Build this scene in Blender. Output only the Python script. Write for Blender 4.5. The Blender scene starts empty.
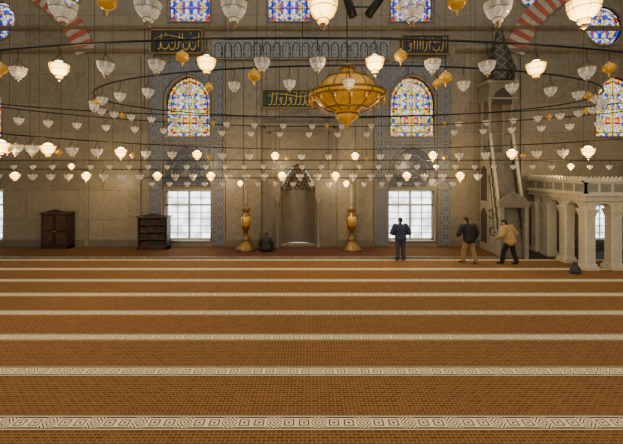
import bpy, math, random
from mathutils import Vector, Matrix
random.seed(7)
F=337.0; H=3.6; CX=311.5; HY=168.0; D=15.0
def P(px,py,d): return Vector(((px-CX)*d/F, d, H-(py-HY)*d/F))
def WX(px): return (px-CX)*D/F
def WZ(py): return H-(py-HY)*D/F
S=D/F
# ---------------------------------------------------------------- materials
def newmat(name):
    m=bpy.data.materials.new(name); m.use_nodes=True
    return m, m.node_tree, m.node_tree.nodes['Principled BSDF']
def L(nt,a,b): nt.links.new(a,b)
def math_(nt,op,a,b=None,c=None):
    n=nt.nodes.new('ShaderNodeMath'); n.operation=op
    for i,v in enumerate((a,b,c)):
        if v is None: continue
        if isinstance(v,(int,float)): n.inputs[i].default_value=v
        else: L(nt,v,n.inputs[i])
    return n.outputs[0]
def mixc(nt,f,a,b):
    n=nt.nodes.new('ShaderNodeMix'); n.data_type='RGBA'
    if isinstance(f,(int,float)): n.inputs[0].default_value=f
    else: L(nt,f,n.inputs[0])
    for i,v in ((6,a),(7,b)):
        if isinstance(v,tuple): n.inputs[i].default_value=(v[0],v[1],v[2],1)
        else: L(nt,v,n.inputs[i])
    return n.outputs[2]
def coords(nt):
    t=nt.nodes.new('ShaderNodeTexCoord'); s=nt.nodes.new('ShaderNodeSeparateXYZ')
    L(nt,t.outputs['Object'],s.inputs[0]); return t.outputs['Object'],s.outputs[0],s.outputs[1],s.outputs[2]
def comb(nt,x,y,z=0.0):
    c=nt.nodes.new('ShaderNodeCombineXYZ')
    for i,v in enumerate((x,y,z)):
        if isinstance(v,(int,float)): c.inputs[i].default_value=v
        else: L(nt,v,c.inputs[i])
    return c.outputs[0]
def noise(nt,vec,scale,detail=4,dist=0.0):
    n=nt.nodes.new('ShaderNodeTexNoise'); n.inputs['Scale'].default_value=scale
    n.inputs['Detail'].default_value=detail; n.inputs['Distortion'].default_value=dist
    L(nt,vec,n.inputs['Vector']); return n.outputs[0]
def ramp(nt,f,stops,const=False):
    r=nt.nodes.new('ShaderNodeValToRGB'); e=r.color_ramp
    if const: e.interpolation='CONSTANT'
    while len(e.elements)<len(stops): e.elements.new(0.5)
    for i,(p,c) in enumerate(stops):
        e.elements[i].position=p; e.elements[i].color=(c[0],c[1],c[2],1)
    L(nt,f,r.inputs[0]); return r.outputs[0]
def simple(name,col,rough=0.6,metal=0.0,nz=0.0,nscale=6.0,emis=None,es=0.0,alpha=1.0):
    m,nt,b=newmat(name)
    b.inputs['Roughness'].default_value=rough; b.inputs['Metallic'].default_value=metal
    if nz>0:
        v,_,_,_=coords(nt); f=noise(nt,v,nscale)
        c=ramp(nt,f,[(0.3,tuple(x*(1-nz) for x in col)),(0.7,tuple(min(1,x*(1+nz)) for x in col))]); L(nt,c,b.inputs['Base Color'])
    else: b.inputs['Base Color'].default_value=(*col,1)
    if emis: b.inputs['Emission Color'].default_value=(*emis,1); b.inputs['Emission Strength'].default_value=es
    b.inputs['Alpha'].default_value=alpha
    return m
def mat_wall():
    m,nt,b=newmat('stone_blocks'); v,x,y,z=coords(nt)
    uv=comb(nt,math_(nt,'ADD',x,math_(nt,'MULTIPLY',y,1.0)),z)
    br=nt.nodes.new('ShaderNodeTexBrick'); L(nt,uv,br.inputs['Vector'])
    br.inputs['Scale'].default_value=1; br.inputs['Brick Width'].default_value=2.3; br.inputs['Row Height'].default_value=1.3
    br.inputs['Mortar Size'].default_value=0.012; br.inputs['Mortar Smooth'].default_value=0.3
    br.inputs['Color1'].default_value=(0.33,0.275,0.185,1); br.inputs['Color2'].default_value=(0.22,0.18,0.122,1); br.inputs['Mortar'].default_value=(0.11,0.085,0.055,1)
    n1=noise(nt,v,0.9,8,2.5); n2=noise(nt,v,5,8,1.0)
    c=mixc(nt,math_(nt,'MULTIPLY',ramp(nt,n1,[(0.42,(0,0,0)),(0.52,(1,1,1)),(0.6,(0,0,0))]),0.3),br.outputs[0],(0.42,0.38,0.29))
    c=mixc(nt,math_(nt,'MULTIPLY',n2,0.55),c,(0.11,0.09,0.06))
    L(nt,c,b.inputs['Base Color']); b.inputs['Roughness'].default_value=0.42; return m
def mat_marble(name,base,vein,scale=1.2,amt=0.5,rough=0.4):
    m,nt,b=newmat(name); v,x,y,z=coords(nt)
    n1=noise(nt,v,scale,8,3.0)
    f=ramp(nt,n1,[(0.40,(0,0,0)),(0.5,(1,1,1)),(0.6,(0,0,0))])
    c=mixc(nt,math_(nt,'MULTIPLY',f,amt),base,vein)
    L(nt,c,b.inputs['Base Color']); b.inputs['Roughness'].default_value=rough; return m
def mat_tile(name,c1,c2,c3,scale=3.0):
    m,nt,b=newmat(name); v,x,y,z=coords(nt)
    u=math_(nt,'PINGPONG',math_(nt,'MULTIPLY',x,scale),0.5); w=math_(nt,'PINGPONG',math_(nt,'MULTIPLY',z,scale),0.5)
    vo=nt.nodes.new('ShaderNodeTexVoronoi'); vo.inputs['Scale'].default_value=5.0; L(nt,comb(nt,u,w),vo.inputs['Vector'])
    f=math_(nt,'ADD',math_(nt,'SINE',math_(nt,'MULTIPLY',math_(nt,'ADD',u,w),26.0)),math_(nt,'MULTIPLY',vo.outputs['Distance'],3.0))
    c=ramp(nt,math_(nt,'MULTIPLY_ADD',f,0.3,0.2),[(0.0,c1),(0.4,c2),(0.52,c1),(0.68,c3),(0.78,c1),(0.9,c2)])
    L(nt,c,b.inputs['Base Color']); b.inputs['Roughness'].default_value=0.25; return m
def mat_stained(name,tone,es=1.1,sc=8.5):
    m,nt,b=newmat(name); v,x,y,z=coords(nt)
    u=math_(nt,'PINGPONG',math_(nt,'ADD',x,100.8),1.2); w=math_(nt,'PINGPONG',math_(nt,'ADD',z,100.0),0.9)
    vec=comb(nt,u,w)
    vo=nt.nodes.new('ShaderNodeTexVoronoi'); vo.inputs['Scale'].default_value=sc; L(nt,vec,vo.inputs['Vector'])
    ve=nt.nodes.new('ShaderNodeTexVoronoi'); ve.feature='DISTANCE_TO_EDGE'; ve.inputs['Scale'].default_value=sc; L(nt,vec,ve.inputs['Vector'])
    s=nt.nodes.new('ShaderNodeSeparateColor'); L(nt,vo.outputs['Color'],s.inputs[0])
    c=ramp(nt,s.outputs[0],tone,True)
    edge=math_(nt,'LESS_THAN',ve.outputs[0],0.045)
    c=mixc(nt,edge,c,(0.01,0.01,0.02))
    b.inputs['Base Color'].default_value=(0.02,0.02,0.02,1); L(nt,c,b.inputs['Emission Color']); b.inputs['Emission Strength'].default_value=es
    return m
def mat_carpet(name,stripes=True,dark=1.0):
    m,nt,b=newmat(name); v,x,y,z=coords(nt)
    br=nt.nodes.new('ShaderNodeTexBrick'); L(nt,comb(nt,x,y),br.inputs['Vector'])
    br.inputs['Scale'].default_value=1; br.inputs['Brick Width'].default_value=0.12; br.inputs['Row Height'].default_value=0.05
    br.inputs['Mortar Size'].default_value=0.006; br.inputs['Mortar Smooth'].default_value=0.2
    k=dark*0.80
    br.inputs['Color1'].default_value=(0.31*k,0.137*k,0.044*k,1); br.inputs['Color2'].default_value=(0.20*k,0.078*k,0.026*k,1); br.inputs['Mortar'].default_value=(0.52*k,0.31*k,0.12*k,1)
    # little pale dashes woven in the field
    du=math_(nt,'LESS_THAN',math_(nt,'FRACT',math_(nt,'DIVIDE',x,0.06)),0.22)
    dv=math_(nt,'LESS_THAN',math_(nt,'FRACT',math_(nt,'DIVIDE',y,0.10)),0.55)
    c=mixc(nt,math_(nt,'MULTIPLY',math_(nt,'MULTIPLY',du,dv),0.55),br.outputs[0],(0.56*k,0.33*k,0.13*k))
    c=mixc(nt,math_(nt,'MULTIPLY',noise(nt,v,0.6,5),0.25),c,(0.19*k,0.082*k,0.028*k))
    if stripes:
        t=math_(nt,'SUBTRACT',math_(nt,'FRACT',math_(nt,'DIVIDE',math_(nt,'ADD',y,-4.74+0.6+12.0),1.2)),0.5)
        a=math_(nt,'MULTIPLY',math_(nt,'ABSOLUTE',t),1.2)
        cream=(1.0,0.89,0.58); brown=(0.10,0.036,0.010)
        uu=math_(nt,'DIVIDE',x,0.21)
        p=math_(nt,'MULTIPLY',math_(nt,'ABSOLUTE',math_(nt,'SUBTRACT',math_(nt,'FRACT',uu),0.5)),2.0)
        q=math_(nt,'DIVIDE',a,0.085)
        alt=math_(nt,'GREATER_THAN',math_(nt,'FRACT',math_(nt,'DIVIDE',math_(nt,'FLOOR',uu),3.0)),0.2)
        s1=math_(nt,'MAXIMUM',p,q); s2=math_(nt,'ADD',p,math_(nt,'MULTIPLY',q,0.8))
        sh=math_(nt,'ADD',math_(nt,'MULTIPLY',s1,alt),math_(nt,'MULTIPLY',s2,math_(nt,'SUBTRACT',1.0,alt)))
        ln=math_(nt,'LESS_THAN',math_(nt,'FRACT',math_(nt,'MULTIPLY',sh,2.0)),0.34)
        fret=mixc(nt,ln,cream,brown)
        c=mixc(nt,math_(nt,'LESS_THAN',a,0.140),c,brown)
        c=mixc(nt,math_(nt,'LESS_THAN',a,0.130),c,cream)
        c=mixc(nt,math_(nt,'LESS_THAN',a,0.113),c,brown)
        c=mixc(nt,math_(nt,'LESS_THAN',a,0.096),c,fret)
    L(nt,c,b.inputs['Base Color']); b.inputs['Roughness'].default_value=0.95
    b.inputs['Specular IOR Level'].default_value=0.1
    return m
def mat_voussoir(name,c): return simple(name,c,0.7,0,0.2,5)
def mat_glass(name,col,emc,es,lo,hi):
    m,nt,b=newmat(name); b.inputs['Base Color'].default_value=(*col,1); b.inputs['Roughness'].default_value=0.06
    b.inputs['Emission Color'].default_value=(*emc,1); b.inputs['Emission Strength'].default_value=es
    b.inputs['Specular IOR Level'].default_value=0.9
    lw=nt.nodes.new('ShaderNodeLayerWeight'); lw.inputs[0].default_value=0.45
    a=math_(nt,'MULTIPLY_ADD',lw.outputs['Facing'],hi-lo,lo)
    L(nt,a,b.inputs['Alpha']); return m
M={}
M['wall']=mat_wall()
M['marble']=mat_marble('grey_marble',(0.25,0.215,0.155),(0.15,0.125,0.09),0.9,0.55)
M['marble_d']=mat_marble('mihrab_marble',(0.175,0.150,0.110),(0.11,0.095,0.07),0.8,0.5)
M['marble_l']=mat_marble('pale_marble',(0.74,0.67,0.50),(0.48,0.43,0.32),2.0,0.4)
M['marble_m']=mat_marble('minbar_marble',(0.32,0.29,0.23),(0.19,0.17,0.14),2.0,0.5)
M['joint']=simple('dark_joint',(0.06,0.048,0.035),0.8)
M['tile']=mat_tile('iznik_tile',(0.025,0.042,0.095),(0.25,0.29,0.31),(0.15,0.05,0.03),2.4)
M['tile_l']=mat_tile('iznik_frieze_tile',(0.07,0.12,0.19),(0.34,0.37,0.36),(0.04,0.06,0.11),2.0)
M['tile_d']=mat_tile('dark_iznik_tile',(0.010,0.018,0.05),(0.11,0.14,0.18),(0.09,0.03,0.02),2.4)
W_=(0.85,0.90,1.0);Y_=(1.0,0.62,0.04);B_=(0.02,0.05,0.70);PU=(0.27,0.09,0.68);R_=(0.65,0.03,0.02);G_=(0.04,0.40,0.12)
M['stain1']=mat_stained('stained_glass_warm',[(0,W_),(0.22,W_),(0.30,Y_),(0.52,PU),(0.62,B_),(0.72,Y_),(0.88,R_),(0.93,G_)],1.5,10)
M['stain2']=mat_stained('stained_glass_cool',[(0,W_),(0.28,B_),(0.42,PU),(0.58,B_),(0.68,Y_),(0.84,R_),(0.9,W_)],1.35,9.5)
M['carpet']=mat_carpet('prayer_carpet_weave')
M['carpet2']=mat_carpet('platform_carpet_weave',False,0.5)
M['red']=simple('red_rug',(0.085,0.028,0.018),0.9,0,0.3,8)
M['wood']=simple('dark_wood',(0.030,0.017,0.010),0.5,0,0.4,4)
M['wood2']=simple('brown_wood',(0.065,0.035,0.018),0.5,0,0.4,4)
M['gold']=simple('gilded_brass',(0.75,0.45,0.09),0.3,0.75,0.2,12)
M['brass']=simple('aged_brass',(0.20,0.12,0.035),0.4,0.6,0.3,12)
M['candle']=simple('aged_candle_wax',(0.22,0.19,0.13),0.6,0,0.1,5)
M['goldp']=simple('gold_paint',(0.72,0.48,0.12),0.5,0.2)
M['goldd']=simple('dull_gold_frame',(0.32,0.20,0.05),0.5,0.3)
M['amber']=simple('amber_glass',(0.55,0.29,0.025),0.20,0.3,0.35,8,emis=(1.0,0.46,0.03),es=0.12)  # faint emission stands in for warm light inside; no lamp there
M['iron']=simple('black_iron',(0.012,0.011,0.010),0.5,0.5)
M['glass']=mat_glass('clear_cup_glass',(0.96,0.91,0.80),(1,0.86,0.62),0.20,0.20,0.95)  # faint emission imitates light caught by the unlit cups
M['litglass']=mat_glass('lit_cup_glass',(0.9,0.65,0.15),(1,0.52,0.05),2.6,0.75,1.0)  # cup emission raised to stand in for the halo of lit lamps
M['bulb']=simple('bulb_glow',(1,0.9,0.6),0.3,emis=(1,0.74,0.26),es=16)
M['cupfoot']=simple('cup_foot',(0.28,0.18,0.08),0.3,0.6)
M['bulboff']=simple('unlit_bulb_glass',(0.80,0.75,0.66),0.15)
def mat_day():
    m,nt,b=newmat('daylit_window_glass'); v,x,y,z=coords(nt)
    n=noise(nt,v,1.6,5)
    c=ramp(nt,n,[(0.38,(0.42,0.47,0.50)),(0.52,(0.95,0.97,1.0))])
    b.inputs['Base Color'].default_value=(0.1,0.1,0.1,1); L(nt,c,b.inputs['Emission Color']); b.inputs['Emission Strength'].default_value=4.5
    return m
M['day']=mat_day()
M['mullion']=simple('window_mullion_paint',(0.5,0.5,0.48),0.5)
M['vr']=mat_voussoir('red_voussoir',(0.42,0.09,0.05)); M['vc']=mat_voussoir('cream_voussoir',(0.42,0.37,0.28))
M['panelblk']=simple('plaque_ground',(0.008,0.014,0.020),0.4)
M['panelgrn']=simple('plaque_green_ground',(0.008,0.040,0.022),0.4)
def mat_spire():
    m,nt,b=newmat('spire_tile'); v,x,y,z=coords(nt)
    a=math_(nt,'FRACT',math_(nt,'MULTIPLY',math_(nt,'ADD',x,z),2.5)); c2=math_(nt,'FRACT',math_(nt,'MULTIPLY',math_(nt,'SUBTRACT',x,z),2.5))
    f=math_(nt,'MAXIMUM',math_(nt,'LESS_THAN',a,0.18),math_(nt,'LESS_THAN',c2,0.18))
    c=mixc(nt,f,(0.020,0.020,0.016),(0.12,0.10,0.055)); L(nt,c,b.inputs['Base Color']); b.inputs['Roughness'].default_value=0.4; return m
M['spire']=mat_spire()
# ---------------------------------------------------------------- mesh builder
class MB:
    def __init__(s): s.v=[];s.f=[];s.m=[];s.sm=[];s.mats=[]
    def mi(s,k):
        if k not in s.mats: s.mats.append(k)
        return s.mats.index(k)
    def add(s,vs,fs,k,smooth=False):
        o=len(s.v); s.v+= [tuple(p) for p in vs]; i=s.mi(k)
        for f in fs: s.f.append([o+a for a in f]); s.m.append(i); s.sm.append(smooth)
    def box(s,x0,x1,y0,y1,z0,z1,k):
        vs=[(x,y,z) for z in (z0,z1) for y in (y0,y1) for x in (x0,x1)]
        s.add(vs,[(0,2,3,1),(4,5,7,6),(0,1,5,4),(2,6,7,3),(0,4,6,2),(1,3,7,5)],k)
    def prism(s,pts,off,k):
        n=len(pts); pts=[Vector(p) for p in pts]; off=Vector(off)
        vs=pts+[p+off for p in pts]
        fs=[tuple(range(n))[::-1],tuple(range(n,2*n))]+[(i,(i+1)%n,n+(i+1)%n,n+i) for i in range(n)]
        s.add(vs,fs,k)
    def lathe(s,prof,c,k,seg=16,sx=1.0,sy=1.0,a0=0,a1=2*math.pi,smooth=True,rot=0):
        full=abs(a1-a0-2*math.pi)<1e-6; n=seg if full else seg+1
        vs=[];
        for (r,z) in prof:
            for i in range(n):
                a=a0+(a1-a0)*i/seg+rot
                vs.append((c[0]+r*math.cos(a)*sx,c[1]+r*math.sin(a)*sy,c[2]+z))
        fs=[]
        for j in range(len(prof)-1):
            for i in range(seg):
                i2=(i+1)%n
                fs.append((j*n+i,j*n+i2,(j+1)*n+i2,(j+1)*n+i))
        s.add(vs,fs,k,smooth)
    def sphere(s,c,r,k,seg=12,rings=8,sz=1.0):
        s.lathe([(r*math.sin(math.pi*j/rings)+1e-5,-r*sz*math.cos(math.pi*j/rings)) for j in range(rings+1)],c,k,seg)
    def tube(s,pts,r,k,seg=6,closed=False,smooth=True):
        pts=[Vector(p) for p in pts]; n=len(pts); vs=[]
        rs=r if isinstance(r,(list,tuple)) else [r]*n
        for i,p in enumerate(pts):
            if closed: t=pts[(i+1)%n]-pts[i-1]
            else: t=pts[min(i+1,n-1)]-pts[max(i-1,0)]
            t.normalize(); up=Vector((0,0,1)) if abs(t.z)<0.9 else Vector((0,1,0))
            a=t.cross(up).normalized(); b=t.cross(a)
            for j in range(seg):
                th=2*math.pi*j/seg; vs.append(p+(a*math.cos(th)+b*math.sin(th))*rs[i])
        fs=[]
        for i in range(n if closed else n-1):
            i2=(i+1)%n
            for j in range(seg):
                j2=(j+1)%seg; fs.append((i*seg+j,i*seg+j2,i2*seg+j2,i2*seg+j))
        if not closed: fs.append(tuple(range(seg))[::-1]); fs.append(tuple((n-1)*seg+j for j in range(seg)))
        s.add(vs,fs,k,smooth)
    def build(s,name,parent=None,center=True):
        me=bpy.data.meshes.new(name)
        c=Vector((0,0,0))
        if center:
            xs=[v[0] for v in s.v];ys=[v[1] for v in s.v];zs=[v[2] for v in s.v]
            c=Vector(((min(xs)+max(xs))/2,(min(ys)+max(ys))/2,min(zs)))
        me.from_pydata([tuple(Vector(v)-c) for v in s.v],[],s.f)
        for k in s.mats: me.materials.append(M[k])
        me.polygons.foreach_set('material_index',s.m); me.polygons.foreach_set('use_smooth',s.sm)
        me.update()
        ob=bpy.data.objects.new(name,me); ob.location=c; bpy.context.collection.objects.link(ob)
        if parent: ob.parent=parent
        return ob
# ---------------------------------------------------------------- arch outlines (x,z)
def arch_pts(xc,z0,z1,w,n=10,pointed=0.12):
    h=w/2; zs=z1-h*(1+pointed); pts=[(xc-h,z0),(xc+h,z0)]
    for i in range(n+1):
        a=math.pi*i/n; x=math.cos(a)*h; z=math.sin(a)*h
        z*= 1+pointed*(1-abs(math.cos(a)))
        pts.append((xc+x,zs+z))
    return pts
def circ_pts(xc,zc,r,n=24): return [(xc+r*math.cos(2*math.pi*i/n),zc+r*math.sin(2*math.pi*i/n)) for i in range(n)]
holes=[];wins=[]
for cx in (187.5,413,618,-21): wins.append(('st1',arch_pts(WX(cx),WZ(137),WZ(75),46*S),cx))
for cx in (187.5,411.5,616,-20):
    x0,x1=WX(cx-23.5),WX(cx+23.5); wins.append(('day',[(x0,WZ(241)),(x1,WZ(241)),(x1,WZ(190)),(x0,WZ(190))],cx))
for cx in (189,289,412): wins.append(('st2',arch_pts(WX(cx),WZ(22),WZ(-48),43*S),cx))
for cx,cy,r in ((605,25,21),(-5,20,21),(68,-6,14),(532,-6,14)): wins.append(('st2',circ_pts(WX(cx),WZ(cy),r*S),cx))
holes=[w[1] for w in wins]
NX=WX(298); NW=34*S
niche=arch_pts(NX,0.12,WZ(163),NW,14,0.5); holes.append(niche)
def wall_with_holes(name,outer,holes,y0,y1,mat):
    cu=bpy.data.curves.new(name,'CURVE'); cu.dimensions='2D'; cu.fill_mode='BOTH'
    for pts in [outer]+holes:
        sp=cu.splines.new('POLY'); sp.points.add(len(pts)-1)
        for i,p in enumerate(pts): sp.points[i].co=(p[0],p[1],0,1)
        sp.use_cyclic_u=True
    cu.extrude=(y1-y0)/2
    ob=bpy.data.objects.new(name+'_c',cu); bpy.context.collection.objects.link(ob)
    dg=bpy.context.evaluated_depsgraph_get(); me=bpy.data.meshes.new_from_object(ob.evaluated_get(dg))
    bpy.data.objects.remove(ob)
    ym=(y0+y1)/2
    for v in me.vertices: x,y,z=v.co; v.co=(x,ym-z,y)
    me.materials.clear(); me.materials.append(M[mat]); me.name=name
    o=bpy.data.objects.new(name,me); bpy.context.collection.objects.link(o); return o
wall_with_holes('wall_back',[(-18,0),(18,0),(18,17.5),(-18,17.5)],holes,D,D+0.6,'wall')
b=MB(); b.box(-18.6,-18,-6,D+0.6,0,17.5,'wall'); b.build('wall_left',center=False)
b=MB(); b.box(18,18.6,-6,D+0.6,0,17.5,'wall'); b.build('wall_right',center=False)
b=MB(); b.box(-18,18,-6,D+1.2,-0.2,0,'joint'); b.build('floor',center=False)
b=MB(); b.box(-18,18,-6,13.2,0.0,0.02,'carpet'); b.build('carpet',center=False)
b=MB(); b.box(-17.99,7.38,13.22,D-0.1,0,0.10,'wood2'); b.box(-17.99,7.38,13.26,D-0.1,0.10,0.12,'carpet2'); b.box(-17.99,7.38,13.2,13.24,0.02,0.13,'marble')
b.box(WX(225),WX(375),13.5,14.68,0.12,0.132,'red'); b.build('raised_platform',center=False)
# windows
for i,(kind,pts,cx) in enumerate(wins):
    b=MB(); y=D+0.28
    b.prism([(x,y,z) for x,z in pts],(0,0.03,0),{'st1':'stain1','st2':'stain2','day':'day'}[kind])
    loop=[(x,D-0.0,z) for x,z in pts]
    b.tube(loop,0.06,'marble' if kind!='day' else 'mullion',6,True)
    xs=[p[0] for p in pts]; zs=[p[1] for p in pts]; x0,x1,z0,z1=min(xs),max(xs),min(zs),max(zs)
    if kind=='day':
        b.box(x0+(x1-x0)*.5-0.05,x0+(x1-x0)*.5+0.05,y-0.08,y,z0,z1,'mullion')
        for t in (0.25,0.75): b.box(x0+(x1-x0)*t-0.018,x0+(x1-x0)*t+0.018,y-0.06,y,z0,z1,'mullion')
        for t in (0.14,0.28,0.42,0.55,0.84): b.box(x0,x1,y-0.06,y,z0+(z1-z0)*t-0.016,z0+(z1-z0)*t+0.016,'mullion')
        b.box(x0,x1,y-0.09,y,z0+(z1-z0)*0.70-0.045,z0+(z1-z0)*0.70+0.045,'mullion')
        for xx in (x0,x1-0.09): b.box(xx,xx+0.09,y-0.09,y,z0,z1,'mullion')
        for zz in (z0,z1-0.09): b.box(x0,x1,y-0.09,y,zz,zz+0.09,'mullion')
    else:
        mx_,mz_=(x0+x1)/2,(z0+z1)/2
        for (fx,fz,r_) in ((0.80,0.84,0.022),(0.97,0.975,0.03)):
            b.tube([((x-mx_)*fx+mx_,y-0.02,(z-mz_)*fz+mz_) for x,z in pts],r_,'iron',4,True)
        for k in range(1,4):
            zz=z0+(z1-z0)*k/4.3; b.tube([(x0+0.05,y-0.02,zz),(x1-0.05,y-0.02,zz)],0.014,'iron',4)
        b.tube([(mx_,y-0.02,z0),(mx_,y-0.02,z1-0.05)],0.014,'iron',4)
    b.build('window_%d'%(i+1))
# tile surrounds on the wall
def tile_group(cx):
    b=MB(); f=D-0.05
    def bx(a,c,p,q,k='tile',t=0.05): b.box(WX(a),WX(c),D-t,D-0.002,WZ(q),WZ(p),k)
    bx(cx-37,cx-25.5,62,246); bx(cx+25.5,cx+37,62,246)
    bx(cx-25.5,cx+25.5,62,72); bx(cx-25.5,cx+25.5,138.5,144)
    ap=[p for p in arch_pts(WX(cx),WZ(137),WZ(73.5),50*S)][2:]
    b.prism([(WX(cx+25.5),f,WZ(72))]+[(x,f,z) for x,z in ap]+[(WX(cx-25.5),f,WZ(72))],(0,0.045,0),'tile')
    bx(cx-25.5,cx+25.5,144,188,'tile',0.03)
    ap=arch_pts(WX(cx),WZ(187),WZ(146),46*S,14,0.15)
    b.prism([(x,D-0.07,z) for x,z in ap],(0,0.04,0),'tile_d')
    b.tube([(x,D-0.07,z) for x,z in ap],0.035,'marble',5,True)
    ap2=arch_pts(WX(cx),WZ(184),WZ(155),30*S,14,0.15)
    b.tube([(x,D-0.08,z) for x,z in ap2],0.03,'tile_l',5,True)
    for k in range(8):
        an=math.pi*k/4; b.tube([(WX(cx),D-0.075,WZ(170)),(WX(cx)+0.42*math.cos(an),D-0.075,WZ(170)+0.42*math.sin(an))],[0.03,0.012],'tile_l',5)
    for xx in (cx-38,cx-25.5,cx+25,cx+37): b.box(WX(xx),WX(xx+1.2),D-0.09,D-0.002,0.14,WZ(60),'marble')
    for yy in (61.4,143,188): b.box(WX(cx-38),WX(cx+38),D-0.09,D-0.002,WZ(yy+0.6),WZ(yy-0.6),'marble')
    b.build('tile_panel')
for cx in (187.5,412.3): tile_group(cx)
# centre marble revetment
b=MB()
ys=[(62,118),(118.6,178),(178.6,246)]
for xs_ in (226.0,337.5):
    x=xs_
    for w in (18,18):
        for (p,q) in ys: b.box(WX(x),WX(x+w-0.7),D-0.05,D-0.002,WZ(q),WZ(p),'marble')
        x+=w
for (a,c) in ((262,279),(279.7,298),(298.7,317),(317.7,337)):
    b.box(WX(a),WX(c),D-0.05,D-0.002,WZ(118),WZ(62),'marble')
b.build('marble_panelling')
b=MB(); b.box(WX(213),WX(389),D-0.07,D-0.002,WZ(58.7),WZ(38),'tile_l')
b.box(WX(212),WX(390),D-0.14,D-0.002,WZ(60.2),WZ(58.7),'marble'); b.box(WX(212),WX(390),D-0.12,D-0.002,WZ(38),WZ(36),'marble')
n=18
for i in range(n):
    xc=WX(214+174*(i+0.5)/n); ap=arch_pts(xc,WZ(58),WZ(43),7*S,8,0.3)
    b.tube([(x,D-0.08,z) for x,z in ap],0.020,'joint',4,True)
b.build('tile_frieze')
for nm,(a,c,p) in {'trim_1':(-60,148,50),'trim_2':(456,680,50),'trim_3':(-60,680,27.5)}.items():
    b=MB(); pr=[(0,0),(-0.22,0),(-0.18,-0.06),(-0.1,-0.12),(0,-0.16)]
    b.prism([(WX(a),D+q[0],WZ(p)+q[1]) for q in pr],(WX(c)-WX(a),0,0),'marble'); b.build(nm)
b=MB()
for a in (86,138,520): b.box(WX(a),WX(a+3),D-0.08,D-0.002,0.14,WZ(57),'marble')
b.build('pilaster_strips')
b=MB()
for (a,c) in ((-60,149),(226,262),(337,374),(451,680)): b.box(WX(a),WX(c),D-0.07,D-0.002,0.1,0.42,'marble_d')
b.build('baseboard_back')
def voussoirs(pxc,pyc,sign):
    b=MB(); Ri,Ro=104*S,124*S; cx,cz=WX(pxc),WZ(pyc); n=30
    a0=math.radians(19); a1=math.radians(100)
    for i in range(n):
        t0=a0+(a1-a0)*i/n; t1=a0+(a1-a0)*(i+0.97)/n
        pts=[]
        for (r,t) in ((Ri,t0),(Ro,t0),(Ro,t1),(Ri,t1)):
            pts.append((cx+sign*r*math.cos(t),D-0.10,cz+r*math.sin(t)))
        b.prism(pts,(0,0.098,0),'vr' if i%2 else 'vc')
    b.build('striped_arch')
voussoirs(-21,90,1); voussoirs(621,90,-1)
# calligraphy plaques
def plaque(name,x0,x1,y0,y1,ground,seed):
    b=MB(); X0,X1,Z0,Z1=WX(x0),WX(x1),WZ(y1),WZ(y0); y=D-0.16
    b.box(X0,X1,y,D-0.12,Z0,Z1,ground); b.box(X0+0.05,X1-0.05,D-0.12,D-0.06,Z0+0.05,Z1-0.05,'wood')
    t=0.045
    for q in ((X0,X1,Z0,Z0+t),(X0,X1,Z1-t,Z1),(X0,X0+t,Z0,Z1),(X1-t,X1,Z0,Z1)): b.box(q[0],q[1],y-0.04,y,q[2],q[3],'goldd')
    r=random.Random(seed); w=X1-X0; h=Z1-Z0; yy=y-0.02
    def pt(u,v): return (X0+w*u,yy,Z0+h*v)
    def stroke(l,r0):
        pts=[];n=len(l)
        for i in range(n-1):
            p0=Vector(l[max(i-1,0)]);p1=Vector(l[i]);p2=Vector(l[i+1]);p3=Vector(l[min(i+2,n-1)])
            for k in range(6):
                t=k/6; q=0.5*((2*p1)+(p2-p0)*t+(2*p0-5*p1+4*p2-p3)*t*t+(3*p1-p0-3*p2+p3)*t**3); pts.append(pt(q.x,q.y))
        pts.append(pt(*l[-1])); m=len(pts)
        b.tube(pts,[r0*(0.45+0.75*math.sin(math.pi*(i+1)/(m+1))) for i in range(m)],'goldp',5)
    u=0.93; rr=0.020
    while u>0.14:
        k=r.choice('aalbnlw')
        if k=='a': stroke([(u,0.85),(u-0.008,0.55),(u-0.015,0.25)],rr); u-=0.06
        elif k=='l': stroke([(u,0.85),(u-0.01,0.45),(u-0.03,0.22),(u-0.08,0.2)],rr); u-=0.08
        elif k=='b': stroke([(u,0.42),(u-0.02,0.25),(u-0.08,0.2),(u-0.13,0.26),(u-0.14,0.42)],rr); stroke([(u-0.07,0.09),(u-0.075,0.11),(u-0.08,0.12)],rr); u-=0.14
        elif k=='n': stroke([(u,0.5),(u-0.01,0.28),(u-0.06,0.16),(u-0.11,0.25),(u-0.11,0.45)],rr); stroke([(u-0.05,0.42),(u-0.06,0.45),(u-0.065,0.46)],rr); u-=0.125
        else: stroke([(u-0.02,0.42),(u,0.5),(u-0.03,0.55),(u-0.045,0.42),(u-0.01,0.35),(u-0.05,0.2),(u-0.1,0.15)],rr); u-=0.10
    stroke([(0.9,0.68),(0.7,0.62),(0.5,0.70),(0.3,0.76),(0.12,0.66)],rr*0.8)
    for i in range(7):
        a=r.uniform(0.1,0.9); c=r.choice((0.80,0.58,0.5)); stroke([(a,c),(a-0.012,c+0.05),(a-0.03,c+0.03)],rr*0.6)
    b.build(name)
plaque('calligraphy_plaque',152,204,31,55,'panelblk',3)
plaque('calligraphy_plaque',401,448,36,56,'panelblk',8)
plaque('calligraphy_plaque',262,316,90,109,'panelgrn',5)
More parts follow.
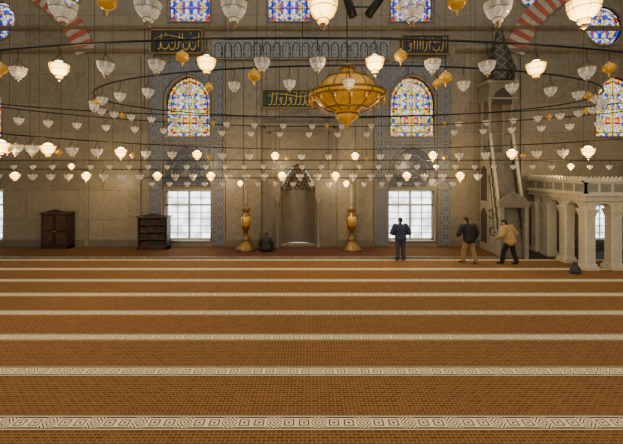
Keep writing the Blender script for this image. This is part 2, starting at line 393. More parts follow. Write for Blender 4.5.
# ---------------------------------------------------------------- mihrab
b=MB()
X0,X1,ZT=WX(263),WX(336),WZ(126)
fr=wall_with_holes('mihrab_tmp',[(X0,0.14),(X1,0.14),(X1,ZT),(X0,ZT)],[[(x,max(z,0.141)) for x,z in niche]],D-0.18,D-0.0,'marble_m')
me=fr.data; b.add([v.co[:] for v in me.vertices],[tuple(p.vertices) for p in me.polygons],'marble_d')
bpy.data.objects.remove(fr)
R=NW/2
b.lathe([(R,0.14),(R,WZ(163)-R*1.5)],(NX,D,0),'marble_d',20,a0=0,a1=math.pi)
zb=WZ(163)-R*1.5; rows=7
for j in range(rows):
    r0=R*(1-j/rows)**0.8; r1=R*(1-(j+1)/rows)**0.8 if j<rows-1 else 0.02; z0=zb+j*(R*1.45/rows); z1=zb+(j+1)*(R*1.45/rows)
    b.lathe([(r0,z0),(r0*0.97,z0+(z1-z0)*0.5),(r1,z1)],(NX,D,0),'marble_d',14,a0=0,a1=math.pi)
    nc=max(3,10-j)
    for i in range(nc):
        a=math.pi*(i+0.5)/nc; b.lathe([(0.01,-0.16),(0.09,0.0),(0.07,0.06),(0.01,0.07)],(NX+r0*0.9*math.cos(a),D+r0*0.9*math.sin(a),z0+0.02),'marble_d',6)
b.tube([(x,D-0.19,z) for x,z in niche[2:]],0.03,'marble_d',5)
for t in (0.06,0.28):
    for q in ((X0+t,X0+t+0.08,0.14,ZT-t),(X1-t-0.08,X1-t,0.14,ZT-t),(X0+t,X1-t,ZT-t-0.08,ZT-t)): b.box(q[0],q[1],D-0.22,D-0.17,q[2],q[3],'marble_d')
cr=[]; n=24
for i in range(n+1):
    u=i/n; cr.append((X0+(X1-X0)*u,D-0.15,ZT+0.10+0.4*math.sin(math.pi*u)**1.5+0.06*abs(math.sin(8*math.pi*u))))
b.prism([(X1,D-0.15,ZT),(X0,D-0.15,ZT)]+cr,(0,0.09,0),'marble_d')
b.box(X0-0.08,X1+0.08,D-0.26,D-0.06,ZT-0.02,ZT+0.10,'marble_d')
for sx in (NX-R-0.14,NX+R+0.14):
    b.lathe([(0.12,0.14),(0.12,0.25),(0.065,0.35),(0.065,2.0),(0.11,2.15),(0.13,2.25),(0.08,2.3)],(sx,D-0.27,0),'marble_d',12)
b.build('mihrab')
# ---------------------------------------------------------------- candlesticks
def candlestick(px):
    b=MB(); c=((px-CX)*14.3/F,14.3,0.133)
    b.lathe([(0.02,0),(0.44,0.0),(0.44,0.05),(0.38,0.12),(0.24,0.28),(0.16,0.42),(0.19,0.46),(0.12,0.52),(0.09,0.62),(0.09,0.80),(0.15,0.86),(0.18,0.98),(0.19,1.25),(0.18,1.46),(0.13,1.54),(0.10,1.58),(0.19,1.70),(0.20,1.74),(0.12,1.76)],c,'brass',20)
    b.lathe([(0.185,1.02),(0.205,1.06),(0.205,1.38),(0.185,1.42)],c,'gold',20)
    b.lathe([(0.10,1.74),(0.09,2.75),(0.06,2.79),(0.0,2.80)],c,'candle',16)
    b.lathe([(0.105,1.9),(0.115,1.93),(0.105,1.96)],c,'brass',16)
    b.build('candlestick')
candlestick(246); candlestick(351.5)
# ---------------------------------------------------------------- cabinets
def bookcase(name,x0,x1,ytop,d,doors):
    b=MB(); X0=(x0-CX)*d/F; X1=(x1-CX)*d/F; zt=H-(ytop-HY)*d/F; y0=d; y1=d+0.4; z0=0.122; t=0.05
    b.box(X0,X0+t,y0,y1,z0,zt,'wood'); b.box(X1-t,X1,y0,y1,z0,zt,'wood'); b.box(X0,X1,y1-0.03,y1,z0,zt,'wood')
    b.box(X0-0.05,X1+0.05,y0-0.05,y1,zt,zt+0.07,'wood2'); b.box(X0,X1,y0,y1,z0,z0+0.12,'wood')
    b.prism([(X0+0.1,y0,zt+0.07),(X1-0.1,y0,zt+0.07),((X0+X1)/2,y0,zt+0.2)],(0,0.05,0),'wood')
    if doors:
        xm=(X0+X1)/2
        for a,c in ((X0+t,xm-0.01),(xm+0.01,X1-t)):
            b.box(a,c,y0-0.0,y0+0.03,z0+0.12,zt,'wood')
            for (p,q) in ((0.06,0.42),(0.5,0.92)):
                hh=zt-z0-0.12; b.box(a+0.07,c-0.07,y0-0.02,y0,z0+0.12+hh*p,z0+0.12+hh*q,'wood2')
        b.sphere((xm-0.05,y0-0.03,(z0+zt)/2),0.02,'gold',8,6); b.sphere((xm+0.05,y0-0.03,(z0+zt)/2),0.02,'gold',8,6)
    else:
        hh=(zt-z0-0.12)
        for k in range(4):
            zz=z0+0.12+hh*k/4; b.box(X0+t,X1-t,y0+0.01,y1,zz,zz+0.03,'wood2'); x=X0+t+0.02
            while x<X1-t-0.08:
                w=random.uniform(0.03,0.06); b.box(x,x+w,y0+0.08,y1-0.05,zz+0.03,zz+0.03+hh/4*random.uniform(0.55,0.8),random.choice(['red','wood2','panelgrn','wood2','wood','wood'])); x+=w+0.004
    b.build(name)
bookcase('wooden_cabinet',41,68,214,14.5,True)
bookcase('bookcase',137.5,167,218,14.3,False)
# ---------------------------------------------------------------- minbar
b=MB(); xa,xb=7.45,8.50; ya,yb,yc=13.25,14.15,14.9; zt=4.25
for x in (xa,xb-0.1):
    b.prism([(x,ya,0.0),(x,yc,0.0),(x,yc,zt),(x,yb,zt),(x,ya+0.1,0.55)],(0.1,0,0),'marble_m')
    b.prism([(x-0.01,ya+0.1,0.55),(x-0.01,yb,zt),(x-0.01,yb,zt+0.75),(x-0.01,ya+0.1,1.45)],(0.04,0,0),'marble_m')
    b.tube([(x+0.05,ya+0.05,1.45),(x+0.05,yb,zt+0.8),(x+0.05,yc,zt+0.8)],0.05,'marble_l',8)
    b.tube([(x+0.05,ya+0.05,0.55),(x+0.05,yb,zt),(x+0.05,yc,zt)],0.05,'marble_m',8)
    for i in range(9):
        t=(i+0.5)/9; b.tube([(x-0.02,ya+0.1+(yb-ya-0.1)*t,0.55+(zt-0.55)*t),(x-0.02,ya+0.1+(yb-ya-0.1)*min(1,t+0.05),1.45+(zt-0.7)*t)],0.018,'joint',5)
tri=[(xa-0.02,ya+0.35,0.5),(xa-0.02,yb-0.05,0.5),(xa-0.02,yb-0.05,3.3)]
b.tube(tri,0.03,'marble_m',6,True)
for (cy,cz) in ((13.85,1.0),(13.95,1.7)): b.tube([(xa-0.02,cy+0.18*math.cos(t*math.pi/4),cz+0.18*math.sin(t*math.pi/4)) for t in range(8)],0.025,'joint',5,True)
for z in (0.4,2.2):
    ap=arch_pts(14.55,z,z+1.5,0.5,8,0.3); b.prism([(xa-0.015,p[0],p[1]) for p in ap],(0.01,0,0),'joint')  # flat dark arches stand in for the shade of arched openings
ns=14
for i in range(ns):
    y0=ya+0.15+(yb-ya-0.15)*i/ns; b.box(xa+0.1,xb-0.1,y0,yb+0.1,0.0,0.3+(zt-0.3)*(i+1)/ns,'marble')
b.box(xa+0.1,xb-0.1,yb,yc,zt-0.15,zt,'marble_m')
for x in (xa-0.03,xb-0.12): b.box(x,x+0.15,ya-0.02,ya+0.14,0,2.05,'marble_m')
b.box(xa-0.08,xb+0.08,ya-0.04,ya+0.16,2.05,2.28,'marble')
b.prism([((xa-0.03),ya,2.28),(xb+0.03,ya,2.28),(xb-0.12,ya,2.45),((xa+xb)/2,ya,2.66),(xa+0.12,ya,2.45)],(0,0.08,0),'marble')
for x in (xa+0.06,xb-0.06):
    for y in (yb+0.05,yc-0.08):
        b.lathe([(0.08,zt),(0.08,zt+0.12),(0.045,zt+0.2),(0.045,zt+2.0),(0.08,zt+2.15),(0.09,zt+2.25)],(x,y,0),'marble_m',10)
b.box(xa-0.05,xb+0.05,yb-0.08,yc,zt+2.25,zt+2.95,'marble')
b.box(xa-0.12,xb+0.12,yb-0.14,yc,zt+2.90,zt+3.02,'marble_m'); b.box(xa-0.1,xb+0.1,yb-0.12,yc,zt+2.22,zt+2.30,'marble_m')
ap=arch_pts((xa+xb)/2,zt+2.0,zt+2.7,0.8,10,0.3); b.prism([(p[0],yb-0.10,p[1]) for p in ap],(0,0.02,0),'joint')
mx,my=(xa+xb)/2,(yb+yc)/2-0.05
b.lathe([(0.60,zt+3.02),(0.60,zt+3.35),(0.68,zt+3.40),(0.66,zt+3.5)],(mx,my-0.18,0),'spire',8,smooth=False,sy=0.85)
b.lathe([(0.66,zt+3.5),(0.45,zt+4.1),(0.24,zt+4.8),(0.04,zt+5.45),(0.0,zt+5.5)],(mx,my-0.18,0),'spire',8,smooth=False,sy=0.85)
b.lathe([(0.03,zt+5.4),(0.09,zt+5.55),(0.03,zt+5.65),(0.07,zt+5.75),(0.0,zt+5.9)],(mx,my-0.18,0),'gold',8)
b.build('minbar')
# ---------------------------------------------------------------- muezzin platform
b=MB(); xs=[9.81+0.93*i for i in range(5)]; ysl=[12.0,12.95,13.88,14.62]
def pier(x,y):
    h=0.19; ch=0.05
    def oc(h,z): return [(x-h+ch,y-h,z),(x+h-ch,y-h,z),(x+h,y-h+ch,z),(x+h,y+h-ch,z),(x+h-ch,y+h,z),(x-h+ch,y+h,z),(x-h,y+h-ch,z),(x-h,y-h+ch,z)]
    b.box(x-0.25,x+0.25,y-0.25,y+0.25,0.02,0.14,'marble_l'); b.prism(oc(0.22,0.14),(0,0,0.08),'marble_l')
    b.prism(oc(h,0.2),(0,0,1.75),'marble_l')
    for i,(hh,z) in enumerate(((0.205,1.9),(0.225,1.98),(0.25,2.06))): b.prism(oc(hh,z),(0,0,0.09),'marble_l')
pts=[(x,12.0) for x in xs]+[(9.81,y) for y in ysl[1:]]+[(xs[-1],y) for y in ysl[1:]]
for p in pts: pier(*p)
x0,x1,y0,y1=9.81-0.24,xs[-1]+0.24,11.76,14.88
def arcade_x(y,xs):
    for i in range(len(xs)-1):
        a,c=xs[i],xs[i+1]; m=(a+c)/2; w=(c-a)/2-0.18
        pts=[(a,y,2.13)]+[(m-w*math.cos(math.pi*k/10),y,2.13+0.22*math.sin(math.pi*k/10)) for k in range(11)]+[(c,y,2.13),(c,y,2.45),(a,y,2.45)]
        b.prism(pts,(0,0.3,0),'marble_l')
def arcade_y(x,ys):
    for i in range(len(ys)-1):
        a,c=ys[i],ys[i+1]; m=(a+c)/2; w=(c-a)/2-0.18
        pts=[(x,a,2.13)]+[(x,m-w*math.cos(math.pi*k/10),2.13+0.22*math.sin(math.pi*k/10)) for k in range(11)]+[(x,c,2.13),(x,c,2.45),(x,a,2.45)]
        b.prism(pts,(0.3,0,0),'marble_l')
arcade_x(11.85,xs); arcade_y(9.66,ysl); arcade_y(xs[-1]-0.15,ysl)
b.box(x0,x1,y0,y1,2.45,2.62,'marble_l'); b.box(x0-0.08,x1+0.08,y0-0.08,y1,2.62,2.70,'marble_l')
for q in ((x0,x1,y0,y0+0.1),(x0,x0+0.1,y0,y1),(x1-0.1,x1,y0,y1)): b.box(*q,2.70,3.12,'marble_l')
n=int((x1-x0)/0.45)
for i in range(n):
    a=x0+(x1-x0)*i/n+0.05; c=x0+(x1-x0)*(i+1)/n-0.05; b.box(a,c,y0-0.015,y0,2.76,3.04,'marble_m')
n2=int((y1-y0)/0.45)
for i in range(n2):
    a=y0+(y1-y0)*i/n2+0.05; c=y0+(y1-y0)*(i+1)/n2-0.05; b.box(x0-0.015,x0,a,c,2.76,3.04,'marble_m')
b.box(x0-0.05,x1+0.05,y0-0.05,y0+0.13,3.10,3.15,'marble_l'); b.box(x0-0.05,x0+0.13,y0,y1,3.10,3.15,'marble_l')
def mer(cx,cy,dx,dy):
    w=0.065; b.prism([(cx-w*dx,cy-w*dy,3.15),(cx+w*dx,cy+w*dy,3.15),(cx+w*dx*0.9,cy+w*dy*0.9,3.22),(cx,cy,3.30),(cx-w*dx*0.9,cy-w*dy*0.9,3.22)],(0.05*dy,0.05*dx,0),'marble_l')
k=x0+0.07
while k<x1: mer(k,y0+0.02,1,0); k+=0.15
k=y0+0.15
while k<y1: mer(x0+0.02,k,0,1); k+=0.15
b.build('muezzin_platform')
# ---------------------------------------------------------------- lamps
CEIL=16.5
LIT=[]
def lamp(b,c,s,lit,zrod):
    x,y,z=c
    if lit: s=s*1.15  # lit cup and bulb enlarged to imitate the spread of their glow
    prof=[(0.50,0.42),(0.49,0.30),(0.45,0.10),(0.36,-0.08),(0.22,-0.20),(0.15,-0.25),(0.19,-0.30),(0.13,-0.37)]
    k='litglass' if lit else 'glass'
    b.lathe([(r*s,zz*s) for r,zz in prof],c,k,14)
    b.lathe([(0.13*s,-0.37*s),(0.07*s,-0.42*s),(0.11*s,-0.48*s),(0.001,-0.56*s)],c,'cupfoot',8)
    for zz,r_,t_ in ((0.42,0.5,0.030),(0.12,0.465,0.018),(-0.22,0.19,0.022)):
        b.tube([(x+r_*s*math.cos(a*math.pi/6),y+r_*s*math.sin(a*math.pi/6),z+zz*s) for a in range(12)],t_*s,'cupfoot',4,True)
    hk=(x,y,z+s*1.0)
    for a in (0.5,2.6,4.7):
        b.tube([(x+0.5*s*math.cos(a),y+0.5*s*math.sin(a),z+0.42*s),hk],0.012*s+0.001,'iron',3)
    for a in range(6):
        an=a*math.pi/3+0.2; b.tube([(x+r*s*1.005*math.cos(an),y+r*s*1.005*math.sin(an),z+zz*s) for r,zz in prof[1:5]],0.010*s,'mullion',3)
    b.tube([hk,(x,y,zrod)],0.008,'iron',4)
    if lit: b.sphere((x,y,z+0.22*s),0.40*s,'bulb',12,8); LIT.append((x,y,z,s))
    else: b.lathe([(0.05*s,0.55*s),(0.06*s,0.38*s),(0.16*s,0.2*s),(0.17*s,0.05*s),(0.08*s,-0.1*s),(0.001,-0.12*s)],c,'bulboff',8)
def egg(b,c,s,zrod):
    x,y,z=c; b.sphere(c,s/2,'amber',12,8,0.85); b.lathe([(0.01,-0.75*s),(0.06*s,-0.6*s),(0.12*s,-0.42*s)],c,'gold',8); b.lathe([(0.16*s,0.38*s),(0.08*s,0.52*s),(0.02*s,0.6*s)],c,'gold',8)
    b.tube([(x,y,z+0.5*s),(x,y,zrod)],0.007,'iron',4)
def on_ell(px,c,a,bb,far):
    best=None
    for i in range(3600):
        th=2*math.pi*i/3600; X=c[0]+a*math.cos(th); Y=c[1]+bb*math.sin(th)
        if Y<0.5: continue
        if (math.sin(th)>0)!=far: continue
        e=abs(CX+X*F/Y-px)
        if best is None or e<best[0]: best=(e,X,Y)
    return best[1],best[2]
def ring(name,c,a,bb,zl,drod,rr,lamps,s,hang=8,eggs=(),full=True):
    b=MB(); zr=zl+drod
    b.tube([(c[0]+a*math.cos(2*math.pi*i/96),c[1]+bb*math.sin(2*math.pi*i/96),zr) for i in range(96)],rr,'iron',6,True)
    for (x,y,lit) in lamps: lamp(b,(x,y,zl),s,lit,zr)
    for (x,y,dz,es) in eggs: egg(b,(x,y,zl+dz),es,zr)
    for i in range(hang):
        th=2*math.pi*(i+0.5)/hang; x=c[0]+a*math.cos(th); y=c[1]+bb*math.sin(th); b.tube([(x,y,zr),(x,y,CEIL)],0.006,'iron',4)
    b.build(name)
c=(-0.15,9.9);a_,b_=11.0,4.3; ls=[]
for px,lit in ((-38,0),(18,0),(59,1),(106,0),(157,0),(207,1),(262,0),(318,0),(375,1),(433,0),(487,0),(536,1),(587,0),(640,0)):
    x,y=on_ell(px,c,a_,b_,False); ls.append((x,y,lit))
eg=[]
for px,dz in ((1,0.12),(182,0.17),(401,0.18),(609,0.14),(445,-0.17),(254,-0.16)):
    x,y=on_ell(px,c,a_,b_,False); eg.append((x,y,dz,0.22))
ring('hanging_lamp_ring',c,a_,b_,5.30,0.46,0.022,ls,0.27,10,eg)
c=(0.95,9.85);a_,b_=7.0,3.35; ls=[]; eg=[]
n=38
for i in range(n):
    th=2*math.pi*(i+0.3)/n; ls.append((c[0]+a_*math.cos(th),c[1]+b_*math.sin(th),0))
    if i%4==1:
        t2=th+math.pi/n; eg.append((c[0]+a_*math.cos(t2),c[1]+b_*math.sin(t2),0.05,0.17))
ring('hanging_lamp_ring',c,a_,b_,5.2,0.38,0.02,ls,0.24,8,eg)
c=(0.9,5.6);a_,b_=8.0,8.2; ls=[]; eg=[]
lit0=[0,48,121,197,275,355,433,512,588]
for px in lit0: x,y=on_ell(px,c,a_,b_,True); ls.append((x,y,1))
for i in range(len(lit0)-1):
    for t in (0.33,0.67):
        px=lit0[i]*(1-t)+lit0[i+1]*t; x,y=on_ell(px,c,a_,b_,True); ls.append((x,y,0))
    x,y=on_ell(lit0[i]*0.85+lit0[i+1]*0.15,c,a_,b_,True); eg.append((x,y,-0.02,0.16))
ring('hanging_lamp_ring',c,a_,b_,4.02,0.34,0.018,ls,0.29,8,eg)
c=(0.6,6.6);a_,b_=9.5,6.6; ls=[]
for px in range(-10,640,29):
    x,y=on_ell(px,c,a_,b_,True); ls.append((x,y,0))
ring('hanging_lamp_ring',c,a_,b_,4.88,0.34,0.018,ls,0.24,8)
def bar(name,d,zl,x0,x1,n,litset,s,drod,sag=0):
    b=MB(); zr=zl+drod
    b.tube([(x0,d,zr),(x1,d,zr)],0.02,'iron',6)
    for i in range(n):
        x=x0+(x1-x0)*(i+0.5)/n; lamp(b,(x,d,zl),s,i in litset,zr)
    for i in range(6):
        x=x0+(x1-x0)*(i+0.5)/6; b.tube([(x,d,zr),(x,d,CEIL)],0.006,'iron',4)
    b.build(name)
bar('hanging_lamp_bar',13.45,3.22,-12.9,7.0,28,(1,5,9,12,16,19,23,26),0.30,0.33)
bar('hanging_lamp_bar',12.6,2.98,-6.3,5.6,18,(5,11),0.2,0.25)
bar('hanging_lamp_bar',12.9,3.62,-12.5,12.5,34,(4,30),0.2,0.28)
b=MB(); d=3.6
b.tube([(-6,d,5.75),(6,d,5.75)],0.02,'iron',6)
for px,lit in ((-23,0),(63,0),(148,0),(234,0),(323,1),(412,0),(498,0),(584,1),(670,0)):
    q=P(px,13,d); lamp(b,tuple(q),0.28,lit,5.75)
for px in (107,457): q=P(px,2,d); egg(b,tuple(q),0.2,5.75)
for x in (-5,-2,2,5): b.tube([(x,d,5.75),(x,d,CEIL)],0.006,'iron',4)
b.build('hanging_lamp_bar')
for i,(x,y,z,s) in enumerate(LIT):
    if i%2: continue
    ld=bpy.data.lights.new('bulb_light','POINT'); ld.energy=62; ld.color=(1,0.72,0.38); ld.shadow_soft_size=0.08
    lo=bpy.data.objects.new('bulb_light',ld); lo.location=(x,y,z-0.62*s-0.1); bpy.context.collection.objects.link(lo)
# ---------------------------------------------------------------- big amber chandelier
b=MB(); q=P(347,94,8.0); c=(q.x,q.y,q.z); s=8.0/F
prof=[(2,30),(5,29),(7,26),(6,23),(10,20),(20,16),(28,9),(31,2),(38,0),(39,-3),(36,-5),(33,-6),(30,-10),(22,-15),(13,-18),(10,-20),(12,-23),(8,-26),(4,-29),(1,-33)]
b.lathe([(r*s,z*s) for r,z in prof],c,'amber',32)
for zz,r in ((0.5,38.5),(-4,37.5),(16,20.5),(-15,22.5),(25,7),(-20,11)): b.tube([(c[0]+r*s*math.cos(a*math.pi/16),c[1]+r*s*math.sin(a*math.pi/16),c[2]+zz*s) for a in range(32)],0.022,'brass',6,True)
for i in range(12):
    a=2*math.pi*i/12; b.tube([(c[0]+r*s*1.01*math.cos(a),c[1]+r*s*1.01*math.sin(a),c[2]+z*s) for r,z in prof[4:15]],0.014,'brass',4)
for i in range(16):
    a=2*math.pi*i/16; b.lathe([(0.005,-0.14),(0.04,-0.08),(0.045,0),(0.01,0.02)],(c[0]+37*s*math.cos(a),c[1]+37*s*math.sin(a),c[2]-6*s),'gold',6)
b.tube([(c[0],c[1],c[2]+30*s),(c[0],c[1],CEIL)],0.014,'iron',5)
for i in range(3):
    a=2.1*i+0.4; b.tube([(c[0]+36*s*math.cos(a),c[1]+36*s*math.sin(a),c[2]),(c[0],c[1],c[2]+52*s)],0.006,'iron',4)
b.build('amber_chandelier')
b=MB();
for px,ang in ((350,-0.3),(374,0.6)):
    q=P(px,7,6.5); r=Matrix.Rotation(ang,3,'Y')
    dirv=r@Vector((0,0,1)); p0=q-dirv*0.2; p1=q+dirv*0.2
    b.tube([p0,p1],0.085,'iron',10); b.tube([p1,p1+dirv*0.04],[0.09,0.06],'wood',10); b.tube([q,(q.x,q.y,CEIL)],0.008,'iron',4)
q1=P(350,7,6.5);q2=P(374,7,6.5); b.tube([q1,q2],0.015,'iron',5)
b.build('loudspeaker')
# ---------------------------------------------------------------- people
def capsule(b,p0,r0,p1,r1,fy,k):
    p0=Vector(p0);p1=Vector(p1); t=(p1-p0); ln=t.length; t=t/ln if ln>1e-6 else Vector((0,0,1))
    a=Vector((1,0,0))-t*t.x
    if a.length<0.2: a=Vector((0,1,0))-t*t.y
    a.normalize(); c=t.cross(a); seg=14; rings=5; vs=[]
    prof=[]
    for j in range(rings): ph=math.pi/2*(1-j/rings); prof.append((-math.sin(ph)*r0,math.cos(ph)*r0))
    prof.append((0,r0)); prof.append((ln,r1))
    for j in range(1,rings+1): ph=math.pi/2*j/rings; prof.append((ln+math.sin(ph)*r1,max(math.cos(ph)*r1,0.0005)))
    prof[0]=(prof[0][0],0.0005)
    for (h,r) in prof:
        for i in range(seg):
            th=2*math.pi*i/seg; vs.append(p0+t*h+a*(math.cos(th)*r)+c*(math.sin(th)*r*fy))
    fs=[]
    n=len(prof)
    for j in range(n-1):
        for i in range(seg): i2=(i+1)%seg; fs.append((j*seg+i,j*seg+i2,(j+1)*seg+i2,(j+1)*seg+i))
    fs.append(tuple(range(seg))[::-1]); fs.append(tuple((n-1)*seg+i for i in range(seg)))
    b.add(vs,fs,k)
def segd(p,a,b_):
    ab=b_-a; t=max(0,min(1,(p-a).dot(ab)/max(ab.length_squared,1e-9))); return (p-(a+ab*t)).length,t
def remesh(caps,name,parent,vox,smooth=3):
    b=MB()
    for cp in caps: capsule(b,*cp)
    me=bpy.data.meshes.new('t'); me.from_pydata(b.v,[],b.f); me.update()
    ob=bpy.data.objects.new('t',me); bpy.context.collection.objects.link(ob)
    m=ob.modifiers.new('r','REMESH'); m.mode='VOXEL'; m.voxel_size=vox
    m2=ob.modifiers.new('s','SMOOTH'); m2.iterations=smooth; m2.factor=0.5
    dg=bpy.context.evaluated_depsgraph_get(); dg.update(); out=bpy.data.meshes.new_from_object(ob.evaluated_get(dg))
    bpy.data.objects.remove(ob)
    out.name=name; out.materials.clear(); keys=[]
    for cp in caps:
        if cp[5] not in keys: keys.append(cp[5])
    for k in keys: out.materials.append(M[k])
    cc=[(Vector(c[0]),c[1],Vector(c[2]),c[3],keys.index(c[5]),c[4]) for c in caps]
    if len(keys)>1:
        for p in out.polygons:
            best=9;bi=0; pc=p.center
            for (a,r0,e,r1,ki,fy) in cc:
                dd,t=segd(pc,a,e); dd-=(r0+(r1-r0)*t)*(1 if fy>0.95 else (fy+1)/2)
                if dd<best: best=dd;bi=ki
            p.material_index=bi
    for p in out.polygons: p.use_smooth=True
    o=bpy.data.objects.new(name,out); bpy.context.collection.objects.link(o); o.parent=parent; return o
M['skin']=simple('skin',(0.42,0.24,0.16),0.6); M['hair']=simple('dark_hair',(0.02,0.015,0.012),0.7); M['shoe']=simple('dark_socks',(0.02,0.02,0.022),0.7)
M['eye']=simple('eye',(0.03,0.02,0.02),0.2); M['lip']=simple('lip',(0.35,0.13,0.10),0.5)
def person(name,loc,facing,J,jacket,trouser,scale=1.0,bulk=0.03,tb=0.012):
    V=Vector
    e=bpy.data.objects.new(name,None); bpy.context.collection.objects.link(e)
    e.location=loc; e.rotation_euler=(0,0,facing); e.scale=(scale,)*3
    pel=V(J['pel']); ch=V(J['chest']); nk=V(J['neck']); hd=V(J['head']); f=V(J.get('look',(0,1,0))).normalized()
    caps=[]; B=bulk
    for sd in ('L','R'):
        sx=-1 if sd=='L' else 1
        hip=pel+V((0.095*sx,0,-0.03)); kn=V(J['knee'+sd]); an=V(J['ank'+sd]); toe=V(J['toe'+sd])
        caps+=[(hip,0.100+tb,kn,0.070+tb,1.0,trouser),(kn,0.070+tb,an+V((0,0,0.03)),0.060+tb,1.0,trouser),(an+V((0,0,-0.02)),0.042,toe,0.034,1.0,'shoe'),(an+V((0,0,-0.03)),0.04,an+(an-toe)*0.18+V((0,0,-0.035)),0.036,1.0,'shoe')]
    caps+=[(pel+V((-0.06,0,0)),0.12,pel+V((0.06,0,0)),0.12,0.95,trouser)]
    mid=(pel+ch)/2
    dn=(pel-ch).normalized()
    caps+=[(pel+dn*0.02+V((-0.06,0,0)),0.135+B*0.7,pel+dn*0.02+V((0.06,0,0)),0.135+B*0.7,0.9,jacket),(pel+V((0,0,0.05)),0.165+B,mid,0.160+B,0.78,jacket),(mid,0.160+B,ch,0.175+B,0.74,jacket)]
    for sd in ('L','R'):
        sh=V(J['sh'+sd]); el=V(J['el'+sd]); wr=V(J['wr'+sd])
        caps+=[(ch+V((0,0,0.04)),0.12,sh,0.085+B*0.5,0.9,jacket),(sh,0.082+B*0.5,el,0.064+B*0.5,1.0,jacket),(el,0.064+B*0.5,wr-(wr-el).normalized()*0.02,0.046+B*0.3,1.0,jacket),(nk-V((0,0,0.05)),0.06,sh,0.070,0.9,jacket)]
    caps+=[(nk-V((0,0,0.04)),0.080,nk+V((0,0,0.01)),0.070,1.0,jacket)]
    up=(hd-nk).normalized()
    caps+=[(nk,0.054,hd-up*0.05,0.055,1.0,'skin')]
    side=f.cross(up).normalized()
    caps+=[(hd-f*0.022+up*0.025,0.088,hd-f*0.005+up*0.03,0.087,1.0,'skin'),(hd+up*0.0+f*0.012,0.078,hd-up*0.075+f*0.035,0.048,1.0,'skin'),
           (hd+f*0.088+up*0.012,0.012,hd+f*0.112-up*0.022,0.014,1.0,'skin'),(hd+f*0.075+up*0.028-side*0.03,0.012,hd+f*0.075+up*0.028+side*0.03,0.012,1.0,'skin')]
    for s_ in (-1,1): caps.append((hd+side*0.086*s_+up*0.015,0.014,hd+side*0.092*s_-up*0.02-f*0.005,0.011,1.0,'skin'))
    remesh(caps,'body',e,0.0125,3)
    hc=[(hd-f*0.03+up*0.045,0.090,hd-f*0.005+up*0.052,0.088,1.0,'hair'),(hd-f*0.05+up*0.0,0.074,hd-f*0.055-up*0.035,0.056,1.0,'hair')]
    remesh(hc,'hair',e,0.010,2)
    fb=MB()
    for s_ in (-1,1):
        fb.sphere(tuple(hd+f*0.086+side*0.032*s_+up*0.006),0.010,'eye',8,6)
    fb.tube([hd+f*0.086-up*0.052-side*0.022,hd+f*0.091-up*0.050,hd+f*0.086-up*0.052+side*0.022],0.006,'lip',6)
    fb.build('face_features',e,center=False)
    for sd in ('L','R'):
        el=V(J['el'+sd]); wr=V(J['wr'+sd]); d=(wr-el).normalized(); inn=V((1 if sd=='L' else -1,0,0)); inn=(inn-d*inn.dot(d)).normalized(); w=d.cross(inn).normalized()
        if w.y<0: w=-w
        hcps=[(wr-d*0.02,0.030,wr+d*0.02,0.030,1.0,'skin'),(wr+d*0.03-w*0.018,0.021,wr+d*0.085-w*0.026,0.017,1.0,'skin'),(wr+d*0.03+w*0.012,0.021,wr+d*0.088+w*0.024,0.017,1.0,'skin'),(wr+d*0.04,0.021,wr+d*0.09,0.017,1.0,'skin')]
        for i,ln in enumerate((0.072,0.082,0.076,0.058)):
            o=w*(0.030-0.020*i); b0=wr+d*0.088+o; k1=b0+d*ln*0.5+inn*0.006+o*0.1; k2=k1+d*ln*0.3+inn*0.018; k3=k2+d*ln*0.15+inn*0.022
            hcps+=[(b0,0.0095,k1,0.0088,1.0,'skin'),(k1,0.0088,k2,0.008,1.0,'skin'),(k2,0.008,k3,0.0072,1.0,'skin')]
        t0=wr+d*0.03+w*0.03; t1=t0+d*0.035+w*0.028+inn*0.01; t2=t1+d*0.03+w*0.006+inn*0.008
        hcps+=[(t0,0.014,t1,0.0115,1.0,'skin'),(t1,0.0115,t2,0.009,1.0,'skin')]
        remesh(hcps,'hand_'+sd,e,0.005,1)
    return e
M['navy']=simple('navy_jacket',(0.030,0.046,0.085),0.8,0,0.25,10); M['grey_tr']=simple('grey_trousers',(0.055,0.055,0.068),0.85)
M['blackj']=simple('black_jacket',(0.013,0.013,0.015),0.7); M['khaki']=simple('khaki_trousers',(0.30,0.20,0.08),0.9,0,0.2,10)
M['beige']=simple('beige_jacket',(0.46,0.31,0.12),0.85,0,0.2,8); M['blackt']=simple('black_trousers',(0.012,0.012,0.014),0.85)
base=dict(pel=(0,0,0.93),chest=(0,0.0,1.24),neck=(0,0.0,1.44),head=(0,0.02,1.59),
 kneeL=(-0.11,0.02,0.50),kneeR=(0.11,0.02,0.50),ankL=(-0.12,-0.02,0.09),ankR=(0.12,-0.02,0.09),toeL=(-0.15,0.15,0.036),toeR=(0.15,0.15,0.036),
 shL=(-0.21,0,1.38),shR=(0.21,0,1.38),elL=(-0.30,-0.03,1.12),elR=(0.30,-0.03,1.12),wrL=(-0.28,0.08,0.88),wrR=(0.28,0.08,0.88))
def J(**k): d=dict(base); d.update(k); return d
person('standing_man',(P(400.5,260,13.0).x,13.0,0.02),0.05,J(elL=(-0.35,-0.02,1.12),elR=(0.35,-0.02,1.12),wrL=(-0.20,0.22,1.02),wrR=(0.20,0.22,1.02),look=(0,1,-0.25)),'navy','grey_tr',0.97,0.06,0.02)
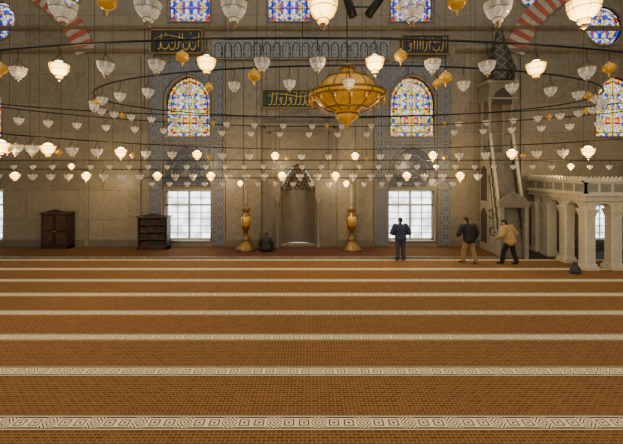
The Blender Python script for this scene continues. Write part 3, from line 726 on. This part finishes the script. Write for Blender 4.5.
person('walking_man',(P(469,264,12.6).x,12.6,0.02),0.2,J(pel=(0,0,0.92),chest=(0,0.04,1.23),neck=(0,0.10,1.42),head=(-0.02,0.15,1.56),look=(-0.2,1,-0.6),shL=(-0.23,0.06,1.36),shR=(0.23,0.06,1.36),
  kneeL=(-0.14,0.10,0.50),ankL=(-0.18,0.08,0.10),toeL=(-0.22,0.25,0.036),kneeR=(0.14,-0.02,0.50),ankR=(0.18,-0.14,0.11),toeR=(0.21,0.02,0.036),
  elL=(-0.37,0.06,1.11),elR=(0.35,0.02,1.11),wrL=(-0.30,0.27,1.00),wrR=(0.33,0.12,0.88)),'blackj','khaki',1.02,0.06,0.018)
person('leaning_man',(P(509,265,12.45).x,12.45,0.02),0.55,J(pel=(0,-0.04,0.91),chest=(0,0.04,1.21),neck=(0,0.11,1.40),head=(0,0.18,1.52),look=(0,1,-0.5),shL=(-0.23,0.08,1.35),shR=(0.23,0.06,1.35),
  kneeL=(-0.14,0.12,0.50),ankL=(-0.17,0.16,0.09),toeL=(-0.20,0.33,0.036),kneeR=(0.14,-0.08,0.48),ankR=(0.18,-0.18,0.11),toeR=(0.20,-0.02,0.036),
  elL=(-0.38,0.05,1.12),elR=(0.40,-0.03,1.12),wrL=(-0.34,0.24,0.99),wrR=(0.38,0.10,0.90)),'beige','blackt',1.0,0.065,0.018)
person('seated_worshipper',(P(267,245,13.9).x-0.05,13.9,0.138),0.0,dict(pel=(0,0,0.18),chest=(0,0.06,0.42),neck=(0,0.12,0.58),head=(0,0.18,0.69),look=(0,1,-0.5),
  kneeL=(-0.32,0.28,0.09),kneeR=(0.32,0.28,0.09),ankL=(0.10,0.36,0.07),ankR=(-0.10,0.22,0.07),toeL=(0.22,0.34,0.05),toeR=(-0.24,0.20,0.05),
  shL=(-0.18,0.07,0.53),shR=(0.18,0.07,0.53),elL=(-0.27,0.10,0.32),elR=(0.27,0.10,0.32),wrL=(-0.22,0.27,0.20),wrR=(0.22,0.27,0.20)),'blackj','blackt',0.95,0.02,0.0)
b=MB(); q=P(575,266,11.4); b.lathe([(0.01,0.0),(0.17,0.0),(0.20,0.08),(0.17,0.2),(0.08,0.28),(0.05,0.31),(0.09,0.36),(0.01,0.36)],(q.x+0.05,11.45,0.02),'grey_tr',14,sx=0.9,sy=0.7)
b.tube([(q.x-0.03,11.45,0.27),(q.x-0.02,11.45,0.42),(q.x+0.12,11.45,0.42),(q.x+0.13,11.45,0.27)],0.012,'grey_tr',6); b.build('cloth_bag')
# ---------------------------------------------------------------- world, lights, camera
w=bpy.data.worlds.new('dome_daylight'); bpy.context.scene.world=w; w.use_nodes=True
bg=w.node_tree.nodes['Background']; bg.inputs[0].default_value=(1.0,0.93,0.79,1); bg.inputs[1].default_value=0.80
cam=bpy.data.cameras.new('camera'); co=bpy.data.objects.new('camera',cam); bpy.context.collection.objects.link(co)
co.location=(0,0,H); co.rotation_euler=(math.pi/2,0,0); cam.sensor_width=36; cam.lens=36*F/623; cam.shift_y=-(222-HY)/623.0
bpy.context.scene.camera=co
